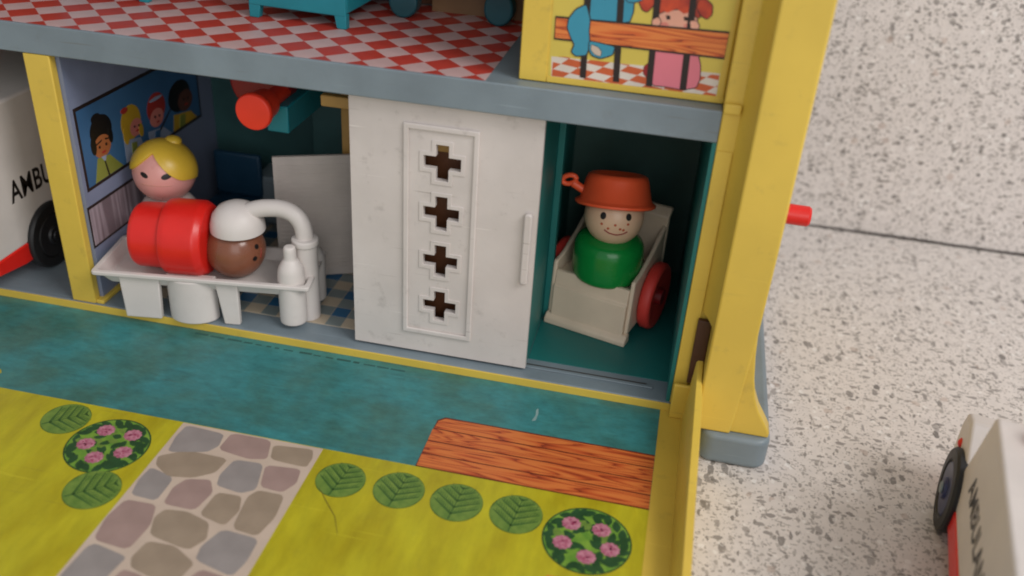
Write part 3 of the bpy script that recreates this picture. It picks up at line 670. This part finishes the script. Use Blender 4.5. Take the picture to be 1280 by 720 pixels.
hp(MB().prism(smoothpoly([(-20.8,-3.6),(-20.15,-3.78),(-20.0,-3.95),(-20.3,-4.1),(-20.9,-4.1)],1), ZP+.0082, ZP+.0092), 'yellow_patch_print', M_LAWN, lid, smooth=0)

# ================================================================ dolls
def spot(mb, c, r, d, a, b, lift=.012, tilt=0):
    """small painted ellipse lying on a head of radius r at direction d"""
    n = Vector(d).normalized(); rt = Vector((0,0,1)).cross(n).normalized(); up = n.cross(rt)
    if tilt: rt, up = rt*math.cos(tilt)+up*math.sin(tilt), up*math.cos(tilt)-rt*math.sin(tilt)
    vs = [Vector(c)+n*(r+lift)]
    for i in range(20):
        t = 2*PI*i/20; q = (n*r+rt*a*math.cos(t)+up*b*math.sin(t)).normalized()*(r+.003); vs.append(Vector(c)+q)
    mb.add(vs, [(0,1+i,1+(i+1)%20) for i in range(20)])
def arc(mb, c, r, dirs, wd):
    P = [(Vector(c)+Vector(d).normalized()*(r+.004)) for d in dirs]
    Q = []
    for i in range(len(P)-1):
        for t in (0,.25,.5,.75): Q.append((P[i]*(1-t)+P[i+1]*t))
    Q.append(P[-1])
    Q = [Vector(c)+(q-Vector(c)).normalized()*(r+.004) for q in Q]
    mb.tube(Q, wd, 8)
def rndprof(pts, rr=.12, n=4):
    """round the corners of a lathe profile"""
    out = [pts[0]]
    for i in range(1, len(pts)-1):
        a, b, c = (Vector(pts[i-1]), Vector(pts[i]), Vector(pts[i+1]))
        d1 = min(rr, (a-b).length*.45); d2 = min(rr, (c-b).length*.45)
        p = b+(a-b).normalized()*d1; q = b+(c-b).normalized()*d2
        for k in range(n+1):
            t = k/n; out.append(tuple(p*(1-t)**2+b*2*t*(1-t)+q*t*t))
    out.append(pts[-1]); return out
# --- nurse
nC = Vector((-17.8,2.7,0))
nurse = tag(empty('toy_figure', nC), 'white-dressed peg doll with yellow bun hair standing behind the operating table', 'doll')
MB().lathe(rndprof([(0,.02),(1.12,.02),(1.12,1.3),(1.0,1.45),(1.08,1.6),(1.1,2.5),(.75,3.05),(.45,3.15),(0,3.15)], .2)).build('body', M_NURSE, nurse)
hc = (0,0,4.0); hd = MB().sphere(1.03, hc, 48).build('head', M_SKIN, nurse)
e = MB(); spot(e, hc, 1.03, (-.127,-.967,.222), .155, .085, tilt=-.35); e.build('eye', M_INK, hd)
e = MB(); spot(e, hc, 1.03, (.554,-.807,.202), .175, .095, tilt=.28); e.build('eye', M_INK, hd)
e = MB(); arc(e, hc, 1.03, [(-.26,-.955,-.10),(.2,-.96,-.10),(.68,-.73,-.12)], .012); e.build('mouth', M_LIP, hd)
# hair: a cap with a swept front edge and a bun
hr = MB(); vs = []; fs = []; nP, nT = 64, 12; Rh = 1.10
fa = math.atan2(-.72, .06)         # azimuth of the parting
for i in range(nP):
    ph = 2*PI*i/nP
    d = (ph-fa+PI) % (2*PI)-PI
    top = .62; side = 1.50
    t = min(1, abs(d)/(1.15 if d > 0 else 1.1)); tm = top+(side+(.12 if d > 0 else -.1)-top)*math.sin(t*PI/2)**1.15
    if abs(d) > 1.15: tm = tm+(side+.4-tm)*min(1,(abs(d)-1.15)/1.2)
    for k in range(nT+1):
        th = tm*k/nT; r = Rh if k < nT else Rh-.015
        vs.append((r*math.sin(th)*math.cos(ph), r*math.sin(th)*math.sin(ph), 4.0+.02+r*math.cos(th)))
    vs.append(((Rh-.12)*math.sin(tm)*math.cos(ph), (Rh-.12)*math.sin(tm)*math.sin(ph), 4.0+(Rh-.12)*math.cos(tm)))
for i in range(nP):
    j = (i+1) % nP
    for k in range(nT+1): fs.append((i*(nT+2)+k, i*(nT+2)+k+1, j*(nT+2)+k+1, j*(nT+2)+k))
hr.add(vs, fs); hair = hr.build('hair', M_HAIR, nurse, smooth=50)
MB().sphere(.27, (.28,.30,5.0), 24, (1.1,1,.7)).build('hair_bun', M_HAIR, hair)

# --- operating table
TY = math.radians(8.77)
tb = tag(empty('operating_table', (-15.5,1.14,0), TY), 'white toy operating table with anaesthesia tanks, tube and mask dome', 'operating table')
tm_ = MB(); W, D = 3.54, 1.3
def ring(hw, hd, z, r=.12): return [(x,y,z) for x,y in rnd(-hw,hw,-hd,hd,r,3)]
loops = [ring(3.15,.98,1.22,.2), ring(3.36,1.16,1.58,.15), ring(W,D,1.60), ring(W,D,1.74), ring(3.38,1.15,1.755), ring(3.20,1.02,1.36,.2)]
vs = [p for l in loops for p in l]; n_ = len(loops[0]); fs = []
for a in range(len(loops)-1):
    for i in range(n_): j = (i+1) % n_; fs.append((a*n_+i,a*n_+j,(a+1)*n_+j,(a+1)*n_+i))
fs += [tuple(range(n_))[::-1], tuple(range((len(loops)-1)*n_, len(loops)*n_))]
tm_.add(vs, fs); top = tm_.build('table_top', M_WHITE, tb, bevel=.03, seg=2)
for sg in (-1, 1):
    y0, y1 = sorted((sg*1.14, sg*.92))
    MB().prism([(-2.66,.01),(-1.48,.01),(-1.40,1.59),(-2.72,1.59)], y0, y1, 'xz').build('leg', M_WHITE, tb, bevel=.04)
    MB().prism([(.62,.01),(1.14,.01),(1.16,1.59),(.42,1.59)], y0, y1, 'xz').build('leg', M_WHITE, tb, bevel=.04)
    b = MB(); b.prism([(-.47+.82*math.cos(t), sg*(.72+.62*math.sin(t))) for t in [PI*i/16 for i in range(17)]], .02, 1.595); b.build('skirt_bulge', M_WHITE, tb, bevel=.04)
bot = rndprof([(0,.18),(.46,.18),(.48,.25),(.48,1.9),(.44,2.25),(.28,2.52),(.22,2.58),(.22,2.95),(.18,3.05),(0,3.05)], .12)
for sg in (-1, 1): MB().lathe([(r*.93,h*.97) for r, h in bot] if sg < 0 else [(r*.9,h*.84) for r, h in bot], (2.86 if sg < 0 else 3.15, sg*.80, 0), 'z', 32).build('gas_bottle', M_WHITE, tb)
MB().lathe(rndprof([(0,.01),(.38,.01),(.39,.1),(.39,2.75),(.44,2.78),(.44,2.98),(.36,3.0),(0,3.02)], .06), (3.22,-.22,0), 'z', 32).build('tube_holder', M_WHITE, tb)
cv = [(1.25,0,3.62),(1.7,-.02,3.80),(2.1,-.05,3.88),(2.45,-.08,3.90),(2.75,-.12,3.84),(2.98,-.16,3.70),(3.13,-.19,3.48),(3.20,-.21,3.2),(3.22,-.22,2.9)]
def catm(P, n=5):
    P = [Vector(p) for p in P]; out = []
    for i in range(len(P)-1):
        a = P[max(i-1,0)]; b = P[i]; c = P[i+1]; d = P[min(i+2,len(P)-1)]
        for k in range(n):
            t = k/n; out.append(.5*((2*b)+(c-a)*t+(2*a-5*b+4*c-d)*t*t+(3*b-a-3*c+d)*t**3))
    out.append(P[-1]); return out
tu = MB().tube(catm(cv), .285, 20).build('tube', M_WHITE, tb, smooth=60)
dome = [(0,3.98),(.3,3.94),(.58,3.80),(.78,3.55),(.87,3.25),(.88,3.02),(.80,3.00),(.78,3.2),(.6,3.6),(0,3.78)]
MB().lathe(dome, (.98,0,0), 'z', 40).build('mask_dome', M_WHITE, tu, smooth=60)

# --- patient lying on the table (own axis along the table)
pt_ = tag(empty('toy_figure', (-15.5,1.14,1.36), TY), 'red-bodied peg doll with brown head lying on the operating table', 'doll')
pb = rndprof([(0,-2.34),(.98,-2.34),(1.06,-2.2),(1.08,-1.34),(1.08,-1.32),(1.22,-1.30),(1.26,-1.1),(1.26,-.16),(1.12,.06),(.6,.10),(0,.10)], .06)
MB().lathe(pb, (0,0,1.20), 'x', 56).build('body', M_RED, pt_)
hc = (.84,0,.93); hd = MB().sphere(.97, hc, 48).build('head', M_BROWN, pt_)
ct, st = math.cos(-TY), math.sin(-TY)
def loc(d): return (d[0]*ct-d[1]*st, d[0]*st+d[1]*ct, d[2])
for d in ((.905,-.263,.334),(.899,-.437,-.035)):
    e = MB(); spot(e, hc, .97, loc(d), .09, .085); e.build('eye', M_INK, hd)
e = MB(); arc(e, hc, .97, [loc((.99,-.1,.22)),loc((1,-.16,.05)),loc((.98,-.2,-.1))], .02); e.build('mouth', M_MOUTH, hd)

# --- wheelchair
WY = math.radians(-15.7)
WO = (-2.65,4.6,.02)
wc = tag(empty('wheelchair', WO, WY), 'cream toy wheelchair with red wheels in the teal closet', 'wheelchair')
side = [(-1.42,.35),(1.5,.35),(1.5,3.35),(1.2,3.2),(.3,2.72),(-.7,2.35),(-1.26,2.30),(-1.32,2.2)]
for sg in (-1, 1): MB().prism(side, sg*1.47, sg*1.32, 'yz').build('side_panel', M_CREAM, wc, bevel=.05)
MB().prism([(-1.66,.02),(-1.66,.20),(-1.52,.30),(-1.48,1.42),(-1.40,1.48),(-1.34,1.98),(-1.18,1.98),(-1.24,.35),(-1.2,.02)], -1.319, 1.319, 'yz').build('front_panel', M_CREAM, wc, bevel=.03)
MB().prism([(-1.68,.0),(-1.68,.19),(-1.50,.36),(-1.25,.36),(-1.2,.0)], -1.49, 1.49, 'yz').build('foot_plate', M_CREAM, wc, bevel=.05)
MB().box(-1.318, 1.318, -1.17, 1.36, 1.60, 1.80).build('seat', M_CREAM, wc, bevel=.02)
bk = MB().prism([(1.34,.5),(1.52,.5),(1.54,3.5),(1.80,3.72),(1.80,3.84),(1.62,3.86),(1.36,3.6)], -1.5, 1.5, 'yz').build('backrest', M_CREAM, wc, bevel=.05)
for sg in (-1, 1):
    x = sg*1.72
    wh = MB().lathe([(.62,x-.10),(.98,x-.22),(1.10,x-.21),(1.17,x-.12),(1.17,x+.12),(1.10,x+.21),(.98,x+.22),(.62,x+.10)], (0,.25,1.17), 'x', 48).build('wheel', M_WHEEL, wc, smooth=50)
    MB().lathe([(0,x-.08),(.7,x-.08),(.7,x+.08),(.3,x+.1),(.28,x+.3),(0,x+.3)] if sg > 0 else [(0,x-.3),(.28,x-.3),(.3,x-.1),(.7,x-.08),(.7,x+.08),(0,x+.08)], (0,.25,1.17), 'x', 32).build('hub', M_DRED, wh)
MB().tube([(-1.8,.25,1.17),(1.8,.25,1.17)], .12, 12).build('axle', M_CREAM, wc)

# --- boy with the pot on his head
bO = Vector((-2.66,4.12,1.83))
boy = tag(empty('toy_figure', bO), 'green-bodied freckled peg doll wearing an orange cooking pot, seated in the wheelchair', 'doll')
MB().lathe(rndprof([(0,.0),(1.02,.0),(1.16,.15),(1.19,.6),(1.17,1.22),(1.04,1.46),(.6,1.62),(0,1.62)], .2, 6), n=56).build('body', M_GREEN, boy)
hc = (.04,-.05,2.29); hd = MB().sphere(.98, hc, 48).build('head', M_SKIN2, boy)
for d in ((-.301,-.893,.334),(.519,-.778,.354)):
    e = MB(); spot(e, hc, .98, d, .10, .12); e.build('eye', M_INK, hd)
for d in ((-.317,-.946,.068),(.128,-.987,.101),(-.089,-.995,-.046),(.297,-.954,-.032),(.527,-.84,.125),(.40,-.9,-.07)):
    e = MB(); spot(e, hc, .98, d, .045, .042); e.build('freckle', M_FRECK, hd)
e = MB(); arc(e, hc, .98, [(-.213,-.967,-.118),(-.05,-.98,-.21),(.193,-.947,-.257),(.4,-.9,-.22),(.534,-.834,-.139)], .022); e.build('mouth', M_MOUTH, hd)
pot = [(1.20,.0),(1.25,.03),(1.26,.10),(1.19,.15),(1.12,.20),(.97,.85),(.92,.97),(.82,1.03),(.74,1.01),(.66,.92),(0,.88),]
pz = (.02,0,2.62)
rx = Matrix.Rotation(math.radians(-17),3,'X') @ Matrix.Rotation(math.radians(-2),3,'Y')
inner = [(0,.80),(.8,.76),(1.02,.2),(1.1,.02),(1.20,0)]
po = MB().lathe([(r*1.05,z_) for r, z_ in inner+pot[1:]], pz, 'z', 48, rot=rx).build('pot_hat', M_ORRED, boy, smooth=45)
h = MB(); hx = [(-.95,-.1,.38),(-1.2,-.10,.50),(-1.42,-.1,.62)]
h.tube([(pz[0]+a,pz[1]+b,pz[2]+c) for a,b,c in hx], [.16,.14,.14], 12)
lp = [(pz[0]-1.56+.22*math.cos(t), pz[1]-.1, pz[2]+.72+.15*math.sin(t)+.05*math.cos(t)) for t in [2*PI*i/20 for i in range(21)]]
h.tube(lp, .085, 10, caps=False); h.build('pot_handle', M_ORRED, po, smooth=60)

# ================================================================ other things in the operating room
fs_ = tag(empty('folding_screen', (-12.9,4.2,.012)), 'white ribbed folding screen standing behind the operating table', 'screen')
def leafpanel(x0, y0, x1, y1, zt):
    d = Vector((x1-x0,y1-y0)); L_ = d.length; a = math.atan2(d.y,d.x); b = MB()
    b.box(0, L_, -.06, .06, .05, zt)
    for k in range(int(zt/.16)-3): b.box(.12, L_-.12, -.085, -.0605, .3+k*.16, .3+k*.16+.09)
    for v in range(len(b.v)):
        x, y, z = b.v[v]; b.v[v] = (x0+x*math.cos(a)-y*math.sin(a), y0+x*math.sin(a)+y*math.cos(a), z)
    return b
leafpanel(-1.33,-.7,1.04,.4,4.7).build('screen_panel', M_SCREEN, fs_, smooth=0)
leafpanel(1.06,.42,1.75,1.5,4.7).build('screen_panel', M_SCREEN, fs_, smooth=0)
xr = tag(empty('x_ray_machine', (-13.6,6.0,.012)), 'teal toy machine with a red lamp drum hanging under the grey upper floor', 'toy machine')
MB().box(-.9, .7, 1.6, 2.3, 0, 8.4).build('stand', M_BACK, xr, bevel=.06)
MB().box(-.38, .36, -3.2, 1.55, 5.9, 6.8).build('arm_block', M_TEAL_PL, xr, bevel=.05)
d0 = MB().lathe(rndprof([(0,-4.5),(.55,-4.5),(.59,-4.42),(.59,-4.3),(.53,-4.2),(.46,-3.5),(.30,-3.4),(.28,-2.2),(0,-2.2)], .05), (-.20,0,6.98), 'y', 40)
d0.v = [(x, y, z) for x, y, z in d0.v]
d0.build('lamp_tube', M_LAMP, xr)
MB().lathe(rndprof([(0,-2.4),(1.0,-2.4),(1.05,-2.3),(1.05,-1.6),(0,-1.6)], .08), (-.95,0,7.2), 'y', 40).build('drum', M_DRED, xr)
ch = tag(empty('toy_chair', (-17.3,6.2,.012)), 'dark blue toy chair against the back wall behind the blonde doll', 'chair')
MB().box(-.95, .95, -.8, .8, 1.1, 1.35).build('seat', M_DBLUE, ch, bevel=.08)
MB().box(-.95, .95, .6, .85, 1.36, 3.1).build('backrest', M_DBLUE, ch, bevel=.1)
for sx in (-1,1):
    for sy in (-1,1): MB().box(sx*.75-.15, sx*.75+.15, sy*.6-.15, sy*.6+.15, 0, 1.09).build('leg', M_DBLUE, ch, bevel=.03)
cb = tag(empty('toy_cabinet', (-15.4,7.7,.012)), 'low dark grey toy cabinet at the back of the operating room', 'cabinet')
MB().box(-1.3, 1.3, -.7, .7, .2, 2.2).build('cabinet_body', M_GREY, cb, bevel=.06)
MB().box(-1.2, -.03, -.76, -.702, .35, 2.05).build('cabinet_door', M_GREY, cb, bevel=.03)
MB().box(.03, 1.2, -.76, -.702, .35, 2.05).build('cabinet_door', M_GREY, cb, bevel=.03)
for sx in (-1,1): MB().box(sx*1.1-.15, sx*1.1+.15, -.6, .6, 0, .198).build('foot', M_GREY, cb)

# ================================================================ furniture upstairs
ZU = 9.3815
def bed(loc_, rz, label):
    b = tag(empty('toy_bed', loc_, rz), label, 'bed', 'teal beds on the upper floor')
    fr_ = MB(); fr_.box(-1.62, 1.62, -1.9, 2.6, .45, .95); fr_.build('bed_frame', M_TEAL_PL, b, bevel=.05)
    MB().box(-1.62, 1.62, -2.0, -1.905, .38, 2.1).build('footboard', M_TEAL_PL, b, bevel=.04)
    MB().box(-1.62, 1.62, 2.605, 2.75, .38, 2.8).build('headboard', M_TEAL_PL, b, bevel=.04)
    MB().box(-1.5, 1.5, -1.85, 2.55, .955, 1.35).build('mattress', M_PWHITE, b, bevel=.12)
    for sx in (-1,1):
        for y in (-1.86,2.55): MB().prism([(sx*1.62,0),(sx*1.30,0),(sx*1.22,.44),(sx*1.62,.44)], y-.13, y+.13, 'xz').build('leg', M_TEAL_PL, b, bevel=.03)
    return b
bed((-12.83,5.25,ZU), math.radians(-3.5), 'teal toy bed with short legs at the top centre, on the red checked upper floor')
bed((-19.62,5.55,ZU), math.radians(-2), 'teal toy bed upstairs toward the left, only its foot in view on the red checks')
tt_ = tag(empty('toy_table', (-8.7,5.6,ZU)), 'dark teal toy table with two rounded legs on the upper floor', 'table')
MB().box(-2.1, 2.1, -.7, .75, 1.15, 1.45).build('table_top', mat('dark_teal_plastic', (26,82,92), .45), tt_, bevel=.1)
for sx, yy in ((-1.5,-.1),(1.55,.2)): MB().prism([(sx+.48*math.cos(t), .5+.5*math.sin(t) if math.sin(t) < 0 else .5+.65*math.sin(t)) for t in [2*PI*i/24 for i in range(24)]], yy-.3, yy+.3, 'xz').build('leg', mat('dark_teal_plastic', (26,82,92), .45), tt_, bevel=.08)

# ================================================================ ambulances
def lettering(parent, ts, m4):
    cu = bpy.data.curves.new('lettering', 'FONT'); cu.body = 'AMBULANCE'; cu.size = 1.06*S; cu.extrude = .004*S; cu.offset = .018*S
    cu.space_character = 1.03
    t = bpy.data.objects.new('tmp_lettering', cu); col.objects.link(t)
    dg = bpy.context.evaluated_depsgraph_get(); me = bpy.data.meshes.new_from_object(t.evaluated_get(dg))
    bpy.data.objects.remove(t)
    me.materials.clear(); me.materials.append(M_INK)
    wd = max(v.co.x for v in me.vertices)
    k = 4.7*S/wd
    for v in me.vertices: v.co.x *= k; v.co.y *= ts
    me.transform(m4)
    o = bpy.data.objects.new('lettering', me); col.objects.link(o); o.parent = parent
    return o
def ambulance(loc_, rz, label, zr, zb, ts, ty=-2.75, rimm=None):
    a = tag(empty('toy_ambulance', loc_, rz), label, 'ambulance', 'toy ambulances')
    prof = [(-5.1,1.38),(5.25,1.38),(5.42,1.5),(5.42,2.45),(5.2,2.9),(4.5,3.10),(3.35,2.28),(2.40-(zr-4.75)*.3,zr),(-4.9,zr),(-5.1,zr-.2)]
    bd = MB().prism(prof, -2.55, 2.55, 'yz').build('body', M_WHITE, a, bevel=.13, seg=4)
    MB().prism([(-5.05,.92),(-3.75,.72),(-3.4,.72),(4.9,.74),(5.2,.92),(5.3,1.42),(-5.06,1.42)], -2.575, 2.575, 'yz').build('chassis', M_RED, a, bevel=.06)
    for y in (3.75,-2.3):
        for sg in (-1,1):
            x = sg*2.58
            f = lambda q: [(r, x+sg*h_) for r, h_ in q]
            wh = MB().lathe(f([(0,-.28),(1.08,-.28),(1.18,-.2),(1.2,-.1),(1.2,.08),(1.14,.15),(.85,.16),(.80,.10),(0,.10)]), (0,y,1.2), 'x', 44).build('wheel', M_TYRE, a, smooth=40)
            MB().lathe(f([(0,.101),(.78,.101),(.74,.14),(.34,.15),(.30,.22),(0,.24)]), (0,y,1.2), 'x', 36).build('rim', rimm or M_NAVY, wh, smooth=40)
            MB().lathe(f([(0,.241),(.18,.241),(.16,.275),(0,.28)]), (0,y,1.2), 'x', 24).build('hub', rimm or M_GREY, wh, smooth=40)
    for sg in (-1,1):
        MB().sphere(.2, (sg*2.44,4.75,2.12), 20, (1,1,.9)).build('side_light', M_RED, a)
    MB().lathe(rndprof([(0,zr-.01),(.42,zr-.01),(.42,zr+.2),(.34,zr+.45),(0,zr+.5)], .1), (-1.42,1.55,0), 'z', 28).build('roof_light', M_RED, a)
    lettering(a, ts, Matrix(((0,0,-1,-2.553*S),(-1,0,0,2.15*S),(0,1,0,zb*S),(0,0,0,1))))
    lettering(a, ts, Matrix(((0,0,1,2.553*S),(1,0,0,ty*S),(0,1,0,zb*S),(0,0,0,1))))
    return a
ambulance((-24.75,4.35,.004), 0, 'white toy ambulance parked in the garage left of the yellow post', 6.4, 3.02, 1.0, -3.75, mat('dark_hub_plastic', (36,36,40), .5))  # rims and hubs darker than on the other ambulance
ambulance((9.84,-6.04,ZW+.002), math.radians(-9.5), 'white toy ambulance on the speckled worktop at the lower right', 4.75, 2.5, .85)
